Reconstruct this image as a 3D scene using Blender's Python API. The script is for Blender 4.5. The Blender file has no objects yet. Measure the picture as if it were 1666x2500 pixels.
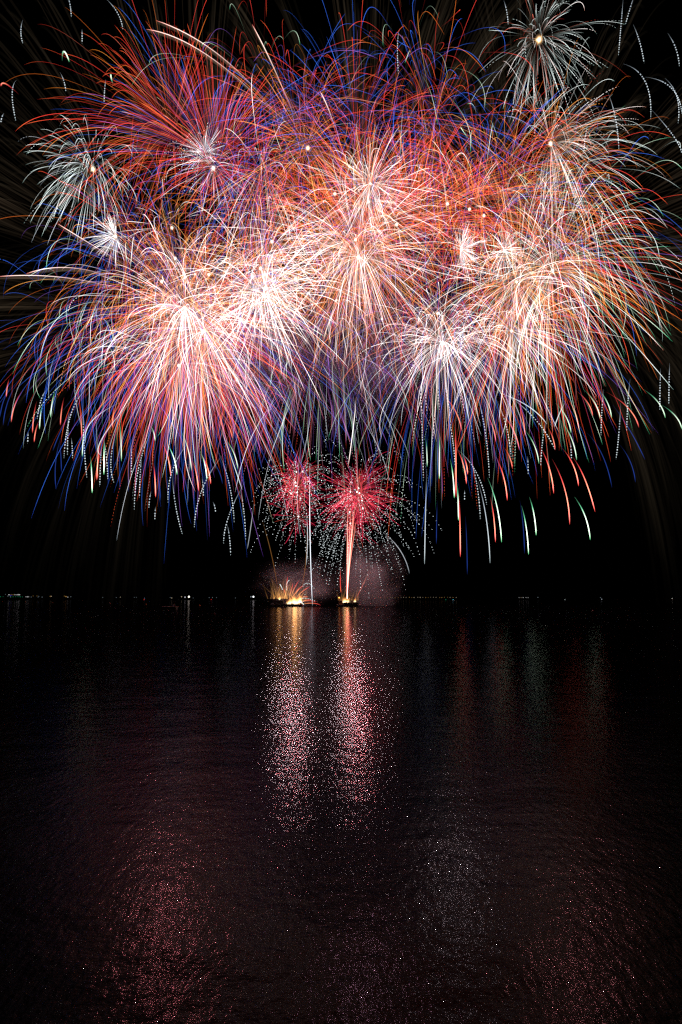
import bpy, bmesh, math, random
import numpy as np
from mathutils import Vector, Matrix

SC = bpy.context.scene
rnd = random.Random(7)
nr = np.random.RandomState(11)

# ------------------------------------------------------------------ camera
F = 1666.0                       # focal length in photo pixels (24 mm on a 24x36 upright frame)
H = 5.5                          # eye height above the lake
PITCH = math.atan((1463 - 1250) / F)
cam_d = bpy.data.cameras.new('camera')
cam = bpy.data.objects.new('camera', cam_d)
SC.collection.objects.link(cam)
cam_d.sensor_fit = 'HORIZONTAL'
cam_d.sensor_width = 24.0
cam_d.lens = 24.0
cam_d.clip_start = 0.1
cam_d.clip_end = 20000
cam.location = (0, 0, H)
cam.rotation_euler = (math.pi / 2 + PITCH, 0, 0)
SC.camera = cam

# ------------------------------------------------------------------ night sky, exposure
world = bpy.data.worlds.new('World')
SC.world = world
world.use_nodes = True
wn = world.node_tree
bg = wn.nodes['Background']
sky = wn.nodes.new('ShaderNodeTexSky')
sky.sky_type = 'NISHITA'
sky.sun_disc = False
sky.sun_elevation = math.radians(-9)
sky.sun_rotation = math.radians(180)
wn.links.new(sky.outputs[0], bg.inputs[0])
bg.inputs[1].default_value = 0.01
SC.view_settings.view_transform = 'Standard'
SC.view_settings.look = 'None'
SC.view_settings.exposure = 0
SC.view_settings.gamma = 1
cy = SC.cycles
cy.use_denoising = False
cy.denoising_input_passes = 'RGB_ALBEDO_NORMAL'
cy.denoiser = 'OPENIMAGEDENOISE'
cy.max_bounces = 6
cy.diffuse_bounces = 1
cy.glossy_bounces = 2
cy.transmission_bounces = 2
cy.volume_bounces = 0
cy.transparent_max_bounces = 48
cy.sample_clamp_indirect = 3.0
cy.sample_clamp_direct = 0.0
cy.caustics_reflective = True
cy.volume_step_rate = 2.0
cy.volume_max_steps = 64
cy.use_adaptive_sampling = False
cy.pixel_filter_type = 'BLACKMAN_HARRIS'
cy.filter_width = 1.35


def px(x, y, D):
    """World point seen at photo pixel (x, y) on the vertical plane Y = D, and the metres one pixel spans there."""
    r = (x - 833.0) / F
    u = (1250.0 - y) / F
    c, s = math.cos(PITCH), math.sin(PITCH)
    t = D / (c - u * s)
    return Vector((r * t, D, H + t * (s + u * c))), t / F


# ------------------------------------------------------------------ materials
def new_mat(name):
    m = bpy.data.materials.new(name)
    m.use_nodes = True
    m.node_tree.nodes.clear()
    return m, m.node_tree.nodes, m.node_tree.links


def glow_mat(name, gain=1.0):
    """Burning gas and sparks: they add their light to what is behind them."""
    m, n, l = new_mat(name)
    out = n.new('ShaderNodeOutputMaterial')
    add = n.new('ShaderNodeAddShader')
    tr = n.new('ShaderNodeBsdfTransparent')
    em = n.new('ShaderNodeEmission')
    at = n.new('ShaderNodeAttribute')
    at.attribute_name = 'glow'
    l.new(at.outputs['Color'], em.inputs['Color'])
    em.inputs['Strength'].default_value = gain
    l.new(tr.outputs[0], add.inputs[0])
    l.new(em.outputs[0], add.inputs[1])
    l.new(add.outputs[0], out.inputs['Surface'])
    m.cycles.emission_sampling = 'NONE'
    return m


def lamp_mat(name, col, strength):
    m, n, l = new_mat(name)
    out = n.new('ShaderNodeOutputMaterial')
    em = n.new('ShaderNodeEmission')
    em.inputs['Color'].default_value = (*col, 1)
    em.inputs['Strength'].default_value = strength
    l.new(em.outputs[0], out.inputs['Surface'])
    m.cycles.emission_sampling = 'NONE'
    return m


def paint(name, col, rough=0.6, metal=0.0, vary=0.35, scale=3.0):
    m, n, l = new_mat(name)
    out = n.new('ShaderNodeOutputMaterial')
    p = n.new('ShaderNodeBsdfPrincipled')
    p.inputs['Roughness'].default_value = rough
    p.inputs['Metallic'].default_value = metal
    tc = n.new('ShaderNodeTexCoord')
    no = n.new('ShaderNodeTexNoise')
    no.inputs['Scale'].default_value = scale
    no.inputs['Detail'].default_value = 5
    l.new(tc.outputs['Object'], no.inputs['Vector'])
    mx = n.new('ShaderNodeMix')
    mx.data_type = 'RGBA'
    l.new(no.outputs['Fac'], mx.inputs[0])
    mx.inputs[6].default_value = (*[c * (1 - vary) for c in col], 1)
    mx.inputs[7].default_value = (*[min(1, c * (1 + vary)) for c in col], 1)
    l.new(mx.outputs[2], p.inputs['Base Color'])
    l.new(p.outputs[0], out.inputs['Surface'])
    return m


M_SPARK = glow_mat('glowing_spark_and_halo', 0.62)
M_EMBER = glow_mat('charcoal_ember')
M_FLAME = glow_mat('flame_gas', .55)
M_FIRE = glow_mat('burning_gas', .13)


def water_mat():
    m, n, l = new_mat('lake_water')
    out = n.new('ShaderNodeOutputMaterial')
    gl = n.new('ShaderNodeBsdfGlossy')
    gl.inputs['Color'].default_value = (.42, .37, .39, 1)
    gl.inputs['Roughness'].default_value = 0.06
    df = n.new('ShaderNodeBsdfDiffuse')
    df.inputs['Color'].default_value = (0.003, 0.0034, 0.004, 1)
    fr = n.new('ShaderNodeFresnel')
    fr.inputs['IOR'].default_value = 1.12
    mixs = n.new('ShaderNodeMixShader')
    geo = n.new('ShaderNodeNewGeometry')

    def noise(scale, sx, sy, rot, detail, rough=0.55):
        mp = n.new('ShaderNodeMapping')
        mp.inputs['Scale'].default_value = (sx, sy, 1)
        mp.inputs['Rotation'].default_value = (0, 0, rot)
        l.new(geo.outputs['Position'], mp.inputs['Vector'])
        t = n.new('ShaderNodeTexNoise')
        t.noise_dimensions = '2D'
        t.inputs['Scale'].default_value = scale
        t.inputs['Detail'].default_value = detail
        t.inputs['Roughness'].default_value = rough
        l.new(mp.outputs[0], t.inputs['Vector'])
        return t.outputs['Fac']

    prev = None
    for fac, dist in ((noise(0.3, 0.7, 1.0, 0.35, 4), 0.05), (noise(1.2, 0.8, 1.1, -0.3, 4), 0.013), (noise(5.5, 1.0, 0.42, 0.1, 2), 0.011), (noise(14.0, 0.9, 1.0, 0.5, 4), 0.0035)):
        b = n.new('ShaderNodeBump')
        b.inputs['Strength'].default_value = 1.0
        b.inputs['Distance'].default_value = dist
        l.new(fac, b.inputs['Height'])
        if prev:
            l.new(prev, b.inputs['Normal'])
        prev = b.outputs[0]
    for nd in (gl, df, fr):
        l.new(prev, nd.inputs['Normal'])
    l.new(fr.outputs[0], mixs.inputs[0])
    l.new(df.outputs[0], mixs.inputs[1])
    l.new(gl.outputs[0], mixs.inputs[2])
    l.new(mixs.outputs[0], out.inputs['Surface'])
    return m


# ------------------------------------------------------------------ object helpers
def link(o):
    SC.collection.objects.link(o)
    return o


def tag(o, label=None, cat=None, group=None, kind=None):
    if label: o['label'] = label
    if cat: o['category'] = cat
    if group: o['group'] = group
    if kind: o['kind'] = kind
    return o


def empty(name, loc=(0, 0, 0), rz=0.0):
    o = bpy.data.objects.new(name, None)
    o.empty_display_size = 0.5
    o.location = loc
    o.rotation_euler = (0, 0, rz)
    return link(o)


def mesh_obj(name, bm, mat, parent=None, smooth=False):
    me = bpy.data.meshes.new(name)
    bm.to_mesh(me)
    bm.free()
    if smooth:
        me.shade_smooth()
    me.materials.append(mat)
    o = link(bpy.data.objects.new(name, me))
    if parent: o.parent = parent
    return o


def box(bm, c, s, rz=0.0, taper=1.0, bevel=0.0):
    """Axis box; taper scales the top."""
    r = bmesh.ops.create_cube(bm, size=1)
    vs = r['verts']
    for v in vs:
        k = taper if v.co.z > 0 else 1.0
        v.co = Vector((v.co.x * s[0] * k, v.co.y * s[1] * k, v.co.z * s[2]))
    bmesh.ops.rotate(bm, verts=vs, cent=(0, 0, 0), matrix=Matrix.Rotation(rz, 3, 'Z'))
    bmesh.ops.translate(bm, verts=vs, vec=c)
    if bevel:
        es = list({e for v in vs for e in v.link_edges})
        bmesh.ops.bevel(bm, geom=es, offset=bevel, segments=1, affect='EDGES')
    return vs


def bar(bm, a, b, r, seg=8, r2=None):
    a, b = Vector(a), Vector(b)
    d = b - a
    q = d.to_track_quat('Z', 'Y').to_matrix().to_4x4()
    bmesh.ops.create_cone(bm, cap_ends=True, segments=seg, radius1=r, radius2=r if r2 is None else r2, depth=d.length,
                          matrix=Matrix.Translation((a + b) / 2) @ q)


def ball(bm, c, r, sub=2, sc=(1, 1, 1)):
    bmesh.ops.create_icosphere(bm, subdivisions=sub, radius=r, matrix=Matrix.Translation(c) @ Matrix.Diagonal((*sc, 1)))


class Tubes:
    """Collects glowing tapered strands; build() links them as ONE mesh."""
    def __init__(self):
        self.v, self.c, self.f, self.n = [], [], [], 0

    def strand(self, P, R, C, k=3):
        P = np.asarray(P, float); R = np.asarray(R, float); C = np.asarray(C, float)
        n = len(P)
        if n < 2:
            return
        T = np.gradient(P, axis=0)
        T /= np.linalg.norm(T, axis=1)[:, None] + 1e-9
        up = np.array([0.0, 1.0, 0.0]) if abs(T[:, 1]).mean() < 0.8 else np.array([1.0, 0.0, 0.0])
        A = np.cross(T, up); A /= np.linalg.norm(A, axis=1)[:, None] + 1e-9
        B = np.cross(T, A)
        ang = np.arange(k) * 2 * math.pi / k
        ring = A[:, None, :] * np.cos(ang)[None, :, None] + B[:, None, :] * np.sin(ang)[None, :, None]
        V = P[:, None, :] + ring * R[:, None, None]
        self.v.append(V.reshape(-1, 3))
        self.c.append(np.repeat(C, k, axis=0))
        i = np.arange(n - 1)[:, None]; j = np.arange(k)[None, :]
        a = self.n + i * k + j; b = self.n + i * k + (j + 1) % k
        self.f.append(np.stack([a, b, b + k, a + k], -1).reshape(-1, 4))
        self.n += n * k

    def spark(self, p, r, col):
        p = np.asarray(p, float)
        o = np.array([[1, 0, 0], [0, 1, 0], [-1, 0, 0], [0, -1, 0], [0, 0, 1], [0, 0, -1]], float)
        self.v.append(p + o * r)
        self.c.append(np.tile(np.asarray(col, float), (6, 1)))
        q = []
        for a in range(4):
            b = (a + 1) % 4
            q += [[a, b, 4, 4], [b, a, 5, 5]]
        self.f.append(np.array(q) + self.n)
        self.n += 6

    def build(self, name, mat, parent=None, origin=(0, 0, 0)):
        if not self.v:
            return None
        V = np.concatenate(self.v) - np.asarray(origin, float)
        C = np.concatenate(self.c)
        Fc = np.concatenate(self.f)
        me = bpy.data.meshes.new(name)
        tri = Fc[:, 2] == Fc[:, 3]
        cnt = np.where(tri, 3, 4)
        loops = np.concatenate([Fc.ravel()]) if not tri.any() else Fc.ravel()[np.stack([np.ones_like(tri), np.ones_like(tri), np.ones_like(tri), ~tri], -1).ravel().astype(bool)]
        me.vertices.add(len(V)); me.vertices.foreach_set('co', V.ravel().astype(np.float32))
        me.loops.add(len(loops)); me.loops.foreach_set('vertex_index', loops.astype(np.int32))
        me.polygons.add(len(Fc))
        starts = np.concatenate([[0], np.cumsum(cnt)[:-1]])
        me.polygons.foreach_set('loop_start', starts.astype(np.int32))
        at = me.attributes.new('glow', 'FLOAT_COLOR', 'POINT')
        at.data.foreach_set('color', np.concatenate([C, np.ones((len(C), 1))], 1).ravel().astype(np.float32))
        me.update(calc_edges=True)
        me.materials.append(mat)
        o = link(bpy.data.objects.new(name, me))
        if parent: o.parent = parent
        return o


# ------------------------------------------------------------------ spark colours: (position along the trail, linear r, g, b)
PAL = {
    'amber':   [(0, .5, .20, .05), (.4, 1.2, .46, .09), (.8, 1.0, .28, .03), (1, .3, .07, .01)],
    'crimson': [(0, .7, .12, .08), (.3, 1.25, .10, .15), (.7, 1.25, .04, .13), (.9, .8, .015, .07), (1, .3, .0, .01)],
    'white':   [(0, .70, .40, .25), (.12, 1.6, 1.3, 1.15), (.5, 2.3, 2.15, 2.1), (.85, 2.1, 1.8, 1.7), (1, .9, .25, .12)],
    'gold':    [(0, .5, .22, .08), (.3, 1.5, .72, .22), (.7, 1.3, .48, .08), (.9, 1.0, .28, .03), (1, .4, .08, .01)],
    'orange':  [(0, .45, .12, .05), (.3, 1.0, .24, .04), (.7, .95, .20, .03), (1, .4, .08, .01)],
    'salmon':  [(0, .7, .22, .16), (.3, 1.5, .42, .28), (.7, 1.3, .18, .10), (.92, 1.0, .06, .04), (1, .4, .02, .02)],
    'red':     [(0, .35, .04, .04), (.3, .95, .06, .05), (.7, 1.1, .06, .04), (.9, 1.2, .18, .05), (1, .5, .02, .02)],
    'redtip':  [(0, .22, .03, .03), (.6, .60, .05, .05), (.82, .9, .15, .12), (.9, 1.5, .9, .6), (1, .2, .7, .3)],
    'pink':    [(0, .5, .15, .25), (.4, 1.1, .45, .55), (.8, 1.0, .30, .40), (1, .5, .05, .12)],
    'blue':    [(0, .03, .05, .30), (.4, .04, .12, .75), (.8, .05, .20, 1.0), (1, .02, .05, .4)],
    'violet':  [(0, .12, .06, .25), (.5, .30, .12, .60), (.85, .35, .14, .65), (1, .1, .03, .3)],
    'teal':    [(0, .16, .09, .06), (.25, .30, .38, .34), (.45, .95, 1.15, 1.10), (.75, 1.6, 1.7, 1.65), (.93, .9, 1.2, 1.1), (1, .2, .4, .35)],
    'green':   [(0, .05, .10, .06), (.5, .5, .8, .55), (.75, 1.2, 1.4, 1.1), (.93, .15, .8, .4), (1, .02, .25, .10)],
    'icy':     [(0, .5, .5, .55), (.4, 1.3, 1.35, 1.45), (.9, .9, 1.0, 1.1), (1, .4, .5, .55)],
    'ember':   [(0, .010, .0065, .004), (.5, .0042, .0032, .0021), (1, .0006, .0005, .0003)],
    'fallred': [(0, .02, .002, .002), (.35, .5, .04, .04), (.7, 1.3, .35, .22), (.88, 1.4, .22, .18), (1, .3, .01, .01)],
    'fallgreen': [(0, .01, .04, .02), (.3, .08, .35, .18), (.65, 1.0, 1.2, .95), (.85, .9, 1.25, .9), (1, .03, .4, .12)],
    'fallblue': [(0, .003, .005, .02), (.4, .012, .03, .17), (.85, .014, .04, .25), (1, .004, .01, .06)],
    'fallwhite': [(0, .05, .06, .07), (.4, .5, .58, .65), (.8, .8, .9, .95), (1, .4, .5, .52)],
}


def ramp(pal, s, gain=1.0):
    st = np.array(PAL[pal])
    return np.stack([np.interp(s, st[:, 0], st[:, i]) for i in (1, 2, 3)], -1) * gain


def ballistic(c, d, L, G, u0, u1, n):
    u = np.linspace(u0, u1, n)
    e = 1 - np.exp(-u)
    P = np.asarray(c)[None] + np.asarray(d)[None] * (L * e)[:, None]
    P[:, 2] -= G * (u - e)
    return P


def dashed(tb, P, R, C, on, off, r):
    """Break a trail into strobing dashes of about on / off metres."""
    seg = np.linalg.norm(np.diff(P, axis=0), axis=1)
    S = np.concatenate([[0], np.cumsum(seg)])
    s = 0.0
    while s < S[-1]:
        a, b = s, min(S[-1], s + on * r.uniform(.7, 1.3))
        q = np.linspace(a, b, 3)
        pts = np.stack([np.interp(q, S, P[:, i]) for i in range(3)], -1)
        cs = np.stack([np.interp(q, S, C[:, i]) for i in range(3)], -1)
        tb.strand(pts, np.interp(q, S, R), cs)
        s = b + off * r.uniform(.7, 1.3)


def lamp(parent, col, power, radius, loc=(0, 0, 0), spec=.0):
    ld = bpy.data.lights.new('burst_light', 'POINT')
    ld.color = col
    ld.energy = power
    ld.shadow_soft_size = radius
    ld.use_shadow = False
    ld.specular_factor = spec
    o = link(bpy.data.objects.new('burst_light', ld))
    o.parent = parent
    o.location = loc
    return o


BURSTS = "bursting shells over the lake"
SPLIT = 100
GAIN = 0.8


def burst(x, y, R, n, mix, label, G=.125, D=540, w=1.0, gain=1.0, core=0.0, u=(1.2, 2.6), cone=None, strobe=0, dash=0.0,
          lo=.3, start=.03, light=None, seed=None, corecol=(3, 2.2, 1.5), sr=(.55, 1.0), inner=0, hotgain=.8):
    """A shell bursting at photo pixel (x, y), R pixels in radius; every spark flies on its own drag-and-gravity path."""
    r = np.random.RandomState(int(x * 7 + y * 13 + R) if seed is None else seed)
    c, s = px(x, y, D)
    c = np.array(c)
    root = empty('firework_burst', c)
    tag(root, label, 'firework', BURSTS)
    names = list(mix); wt = np.array([mix[k] for k in names], float); wt /= wt.sum()
    trails = []
    for i in range(n + inner):
        while True:
            d = r.normal(size=3); d /= np.linalg.norm(d)
            if cone is None:
                break
            ax = np.array([cone[0], 0, cone[1]], float); ax /= np.linalg.norm(ax)
            if d @ ax > cone[2]:
                break
        L = R * s * r.uniform(lo, 1.0) * 1.05
        pal = names[r.choice(len(names), p=wt)]
        u1 = r.uniform(*u)
        hot = 1.0
        if i >= n:
            pal, hot = ('white', 'icy')[i % 2], hotgain
            L = R * s * r.uniform(.06, .34)
            u1 = r.uniform(.8, 1.6)
        P = ballistic(c, d, L, G * R * s * r.uniform(.8, 1.2), start * r.uniform(.5, 2.5), u1, 16)
        if cone is None and i < n:
            if r.rand() < .35:
                P = ballistic(c, d, L * .85, G * 1.15 * R * s * r.uniform(.8, 1.2), start, min(u1 * 1.25, 2.9), 18)
            P[:, 0] += (r.normal() * .05 + .02) * R * s * np.linspace(0, 1, len(P)) ** 2
        P = P[P[:, 2] > 1.5]
        if len(P) < 4:
            continue
        q = np.linspace(0, 1, len(P))
        C = ramp(pal, q, hot * gain * GAIN * (.72 if pal in ('salmon', 'pink') else .95 if pal in ('gold', 'orange', 'amber') else .85 if pal == 'white' else 1.0) * (r.uniform(.25, 1.0) ** 1.5 * 1.3))
        wr = w * r.uniform(.55, 1.15) * s * .40
        Rr = wr * (0.45 + 0.55 * np.clip(q * 4, 0, 1)) * np.clip((1.02 - q) * 9, .25, 1)
        ln = np.linalg.norm(np.diff(P[:, [0, 2]], axis=0), axis=1).sum()
        if i < n:
            C = C * (.30 + 1.0 * np.clip(q / .5, 0, 1) ** 1.3)[:, None]
        trails.append((ln, P, Rr, C, r.rand() < dash))
    trails.sort(key=lambda t: -t[0])
    rest = Tubes()
    for i, (ln, P, Rr, C, ds) in enumerate(trails):
        tb = Tubes() if i < SPLIT else rest
        if ds:
            h = len(P) * 6 // 10
            tb.strand(P[:h + 1], Rr[:h + 1], C[:h + 1])
            dashed(tb, P[h:], Rr[h:] * 1.15, C[h:], 3.2 * s, 4.2 * s, r)
        else:
            tb.strand(P, Rr, C)
        if tb is not rest:
            tb.build('spark_trail', M_SPARK, root, c)
    o = rest.build('fine_spark_trails', M_SPARK, root, c)
    if o: o['kind'] = 'stuff'
    if strobe:
        tb = Tubes()
        for i in range(int(strobe * .65)):
            d = r.normal(size=3); d /= np.linalg.norm(d)
            if cone is not None:
                ax = np.array([cone[0], 0, cone[1]], float)
                d = d + ax * .8; d /= np.linalg.norm(d)
            L = R * s * r.uniform(*sr) * 1.15
            P = ballistic(c, d, L, .34 * R * s, r.uniform(.4, 1.0), r.uniform(1.4, 2.7), 60)
            seg = np.concatenate([[0], np.cumsum(np.linalg.norm(np.diff(P, axis=0), axis=1))])
            k = 0.0
            while k < seg[-1]:
                p = np.array([np.interp(k, seg, P[:, j]) for j in range(3)])
                if p[2] > 1.5:
                    b = r.uniform(.35, 1.3)
                    tb.spark(p + r.normal(size=3) * .3 * s, 0.68 * s * r.uniform(.6, 1.3), np.array([.9, 1.0, 1.02]) * b * 1.5 * gain)
                k += 7.0 * s * r.uniform(.6, 1.9)
        tb.build('strobing_stars', M_SPARK, root, c)['kind'] = 'stuff'
    if core:
        tb = Tubes()
        k = 9
        for rr, e in ((1.0, .035), (.82, .08), (.66, .2), (.5, .5), (.36, 1.2), (.24, 2.0)):
            a = core * s * rr * .95
            z = np.linspace(-1, 1, k)
            P = np.stack([np.zeros(k), np.zeros(k), z * a * 1.1], -1)
            tb.strand(P, a * np.sqrt(np.clip(1 - z * z, .0004, 1)) * .9, np.tile(np.array(corecol) * .5 * e, (k, 1)), 10)
        for j in range(12):
            d = r.normal(size=3); d /= np.linalg.norm(d)
            tt = np.linspace(0, 1, 5)[:, None]
            tb.strand(d[None] * tt * core * s * r.uniform(.8, 1.8), core * s * .09 * (1.05 - tt[:, 0]), np.array(corecol)[None] * .5 * (1 - tt) ** 2)
        tb.build('flash_core', M_FLAME, root, (0, 0, 0))
    if light:
        for j in range(light[3] if len(light) > 3 else 1):       # the brightest strobing stars light the water too
            off = r.normal(size=3) * R * s * .22 * (len(light) > 3)
            lamp(root, light[0], light[1], 0.65 if len(light) > 3 else 1.3, tuple(off), spec=light[2] if len(light) > 2 else 0.0)
    return root


# ================================================================== SETTING: lake, far shore
bm = bmesh.new()
# one sheet, finer towards the viewer
ys = [-60, 0, 20, 60, 150, 400, 1000, 2500, 5200]
xs = [-5000, -1500, -400, 0, 400, 1500, 5000]
g = [[bm.verts.new((X, Y, 0)) for X in xs] for Y in ys]
for i in range(len(ys) - 1):
    for j in range(len(xs) - 1):
        bm.faces.new((g[i][j], g[i][j + 1], g[i + 1][j + 1], g[i + 1][j]))
tag(mesh_obj('water', bm, water_mat()), kind='structure')

M_LAND = paint('dark_woodland_ground', (.05, .06, .04), .9, scale=.02)
bm = bmesh.new()
N = 160
rows = []
for k, (yy, zz) in enumerate(((3300, -1.5), (3330, 2.0), (3600, 12), (4200, 30), (4900, 42), (5100, 0))):
    row = []
    for i in range(N + 1):
        X = -4200 + 8400 * i / N
        hgt = zz * (0.55 + .28 * math.sin(X * .0021 + 1) + .17 * math.sin(X * .0073 + k) + .08 * math.sin(X * .021 + 2 * k)) if k > 1 else zz
        row.append(bm.verts.new((X, yy + 25 * math.sin(X * .004), hgt)))
    rows.append(row)
for k in range(len(rows) - 1):
    for i in range(N):
        bm.faces.new((rows[k][i], rows[k][i + 1], rows[k + 1][i + 1], rows[k + 1][i]))
tag(mesh_obj('terrain', bm, M_LAND, smooth=True), kind='structure')

# ================================================================== FIREWORKS
# --- the great multi-coloured shells (photo pixel x, y, radius)
Bf = burst
WG = dict(white=6, gold=3, salmon=2, amber=2, orange=1)
bl = (.35, .45, 1.0)

Bf(452, 752, 400, 538, dict(white=5, salmon=2, amber=2, gold=4, orange=2, red=2, pink=1), "dense white-hot burst, brightest of all, in the left of the display", hotgain=1.7, G=.18, D=545, core=9, inner=66, w=1.0, u=(0.9, 2.5), light=((1, .25, .30), 2e5))
Bf(498, 808, 370, 445, dict(white=5, salmon=3, amber=3, red=4, pink=2, violet=1), "white and salmon burst touching the brightest left burst from below right", hotgain=1.3, D=530, inner=42, core=7, u=(1.0, 2.6))
Bf(436, 892, 310, 280, dict(red=5, salmon=2, amber=2, violet=2, icy=2, green=1), "lowest burst of the left cluster with crimson trails fanning down", D=535, core=6, G=.21, u=(1.2, 2.6))
Bf(460, 760, 520, 350, dict(blue=8, violet=2), "wide thin blue burst whose arcs reach past the left edge", D=575, gain=.95, w=.78, G=.18, u=(1.4, 2.6), lo=.6)
Bf(445, 775, 450, 256, dict(red=5, redtip=1, orange=3, green=1, teal=1), "wide red and orange burst around the brightest left burst", D=560, w=.85, G=.20, u=(1.4, 2.6), lo=.6, dash=.2)
Bf(645, 722, 290, 328, dict(white=6, salmon=1, amber=1, icy=2), "white burst left of centre with a small star-shaped core", hotgain=1.2, D=525, inner=48, core=9, u=(0.9, 2.3))
Bf(636, 655, 300, 350, dict(white=5, gold=3, salmon=2, amber=2, icy=1), "white and gold burst just above the star-shaped core left of centre", gain=.8, D=550, inner=36, core=7, u=(0.9, 2.3))
Bf(875, 628, 380, 562, dict(white=5, salmon=2, amber=2, gold=3, orange=3, pink=1), "largest white-hot burst, in the middle of the display", gain=.8, D=545, inner=66, core=8, u=(0.9, 2.4), light=((.95, .50, .75), 1.0e5))
Bf(868, 585, 360, 398, dict(salmon=3, amber=3, white=4, orange=3, red=2), "salmon and orange burst overlapping the middle burst from above", gain=.8, D=560, core=6, u=(0.9, 2.4))
Bf(900, 492, 330, 350, dict(salmon=3, amber=3, red=4, white=3, pink=2), "pink and red burst above the middle white-hot burst", gain=.8, D=535, core=6, u=(0.9, 2.3))
Bf(905, 448, 190, 187, dict(white=6, icy=4), "small icy white burst directly above the middle burst", gain=.8, D=520, inner=18, core=5, u=(0.8, 2.1))
Bf(1081, 838, 250, 280, dict(white=7, icy=4, salmon=1, amber=1), "crisp white star-shaped burst low right of centre with long hanging trails", hotgain=1.2, D=520, inner=42, core=9, u=(0.9, 2.8), G=.22, w=1.0, light=((1, .85, .9), 5e4), dash=.25)
Bf(1250, 808, 290, 280, dict(white=5, salmon=2, amber=2, gold=2, red=2, green=1), "white and salmon burst right of the crisp star-shaped burst", D=540, inner=30, core=6, u=(1.0, 2.5))
Bf(1350, 660, 400, 469, dict(white=4, green=5, teal=2, gold=2, salmon=2, amber=2, red=3, pink=1), "huge burst on the right with white, green and red arcs drooping to the edge", D=550, core=6, G=.20, u=(1.0, 2.5), light=((1, .32, .36), 1.3e5))
Bf(1262, 688, 320, 328, dict(orange=4, salmon=2, amber=2, white=3, gold=2), "orange burst between the right giant and the middle", D=565, core=6, u=(0.9, 2.4))
Bf(1300, 640, 460, 328, dict(red=6, orange=3, green=2, violet=1), "thin crimson burst spread wide round the right giant", D=575, w=.85, G=.21, u=(1.2, 2.5), lo=.6)
Bf(1120, 720, 520, 256, dict(blue=8, violet=2), "wide blue burst behind the right half with arcs dropping low", D=590, gain=.9, w=.75, G=.18, u=(1.3, 2.6), lo=.6)
Bf(1345, 350, 320, 256, dict(white=5, teal=3, salmon=2, amber=2, gold=1), "white burst high on the right whose arcs sweep right and down", D=530, w=.65, core=9, G=.21, u=(0.9, 2.4), cone=(1, .1, -.35), dash=.35, light=((1, .85, .7), 7e4))
Bf(1317, 96, 260, 210, dict(teal=7, white=2, salmon=2), "topmost burst at right, teal and white arcs around an orange core", D=525, w=.65, core=13, corecol=(3.5, 2.0, .9), G=.24, u=(0.8, 2.0), dash=.35, start=.12, light=((1, .75, .5), 7e4))
Bf(227, 413, 215, 198, dict(teal=9, icy=2), "blue-white fountain-like burst at upper left with orange core", D=525, core=9, corecol=(3.5, 2.2, 1.1), w=.85, G=.30, u=(1.2, 2.4), cone=(-.7, .5, -.35), dash=.15, start=.12)
Bf(521, 410, 170, 140, dict(red=4, icy=3, blue=2), "burst with two stacked round cores at upper left", D=520, core=9, u=(0.8, 2.0), w=.8)
Bf(500, 375, 120, 116, dict(icy=5), "crackling white burst of fine dots beside the two stacked cores", D=515, u=(0.6, 1.5), w=.7, strobe=90, cone=(-.3, 1, -.2), sr=(.2, .9))
Bf(752, 361, 300, 210, dict(orange=4, gold=3, salmon=2, amber=2), "orange burst with a single dot core above left of the middle", D=540, core=9, corecol=(3.5, 1.8, .9), u=(0.9, 2.2), w=.85)
Bf(1127, 609, 120, 140, dict(white=4, icy=6), "short white crackling burst at right of centre", D=515, core=7, u=(0.5, 1.3), cone=(1, .2, -.2), w=.8, strobe=50, sr=(.3, .9))
Bf(1232, 612, 110, 116, dict(white=5, icy=3), "small white burst beside the short crackling one", D=515, core=6, u=(0.5, 1.5), w=.8, strobe=30, sr=(.3, .9))
Bf(282, 577, 110, 140, dict(white=5, icy=4), "small white burst fanning left at the left flank", D=515, core=8, u=(0.6, 1.6), cone=(-1, .1, -.2), w=.9)
# --- shells with one round core dot each inside the crowd
dots = [
    (510, 670, 240, dict(gold=4, orange=4, white=3), 'gold burst above right of the brightest left burst'),
    (420, 556, 240, dict(white=4, salmon=2, amber=2, orange=3), 'white and orange burst in the upper left crowd'),
    (428, 630, 230, dict(gold=5, orange=4, salmon=1, amber=1), 'orange and gold burst straight above the brightest left burst'),
    (395, 687, 240, dict(orange=5, gold=4, white=2), 'amber burst at the left shoulder of the brightest burst'),
    (664, 590, 230, dict(white=5, gold=2, salmon=2, amber=2), 'white burst high left of the middle giant'),
    (818, 473, 230, dict(salmon=3, amber=3, orange=3, red=2), 'salmon burst above left of the middle giant'),
    (969, 548, 240, dict(salmon=3, amber=3, white=4, red=2), 'salmon and white burst right of the middle giant'),
    (1093, 497, 250, dict(red=5, orange=4, salmon=2, amber=2), 'first red burst in the row of dots right of the middle'),
    (1147, 510, 240, dict(red=4, orange=4, white=2), 'small-cored red burst in the row of dots right of the middle'),
    (1182, 526, 250, dict(salmon=3, amber=3, white=3, red=3), 'bright-cored salmon burst at the right end of the row of dots'),
    (1069, 765, 210, dict(salmon=2, amber=2, white=4, pink=2), 'pink burst with a bright dot just above the crisp star-shaped burst'),
    (722, 680, 220, dict(salmon=2, amber=2, pink=4, white=3), 'pink-white burst between the left pair and the middle giant'),
    (933, 778, 210, dict(pink=3, salmon=2, amber=2, violet=2), 'faint pink burst below the middle giant'),
    (578, 928, 200, dict(red=4, violet=3, salmon=1, amber=1), 'small violet and red burst under the left cluster'),
    (822, 733, 240, dict(pink=3, salmon=2, amber=2, white=3, violet=1), 'lilac and salmon burst under the middle giant'),
]
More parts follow.
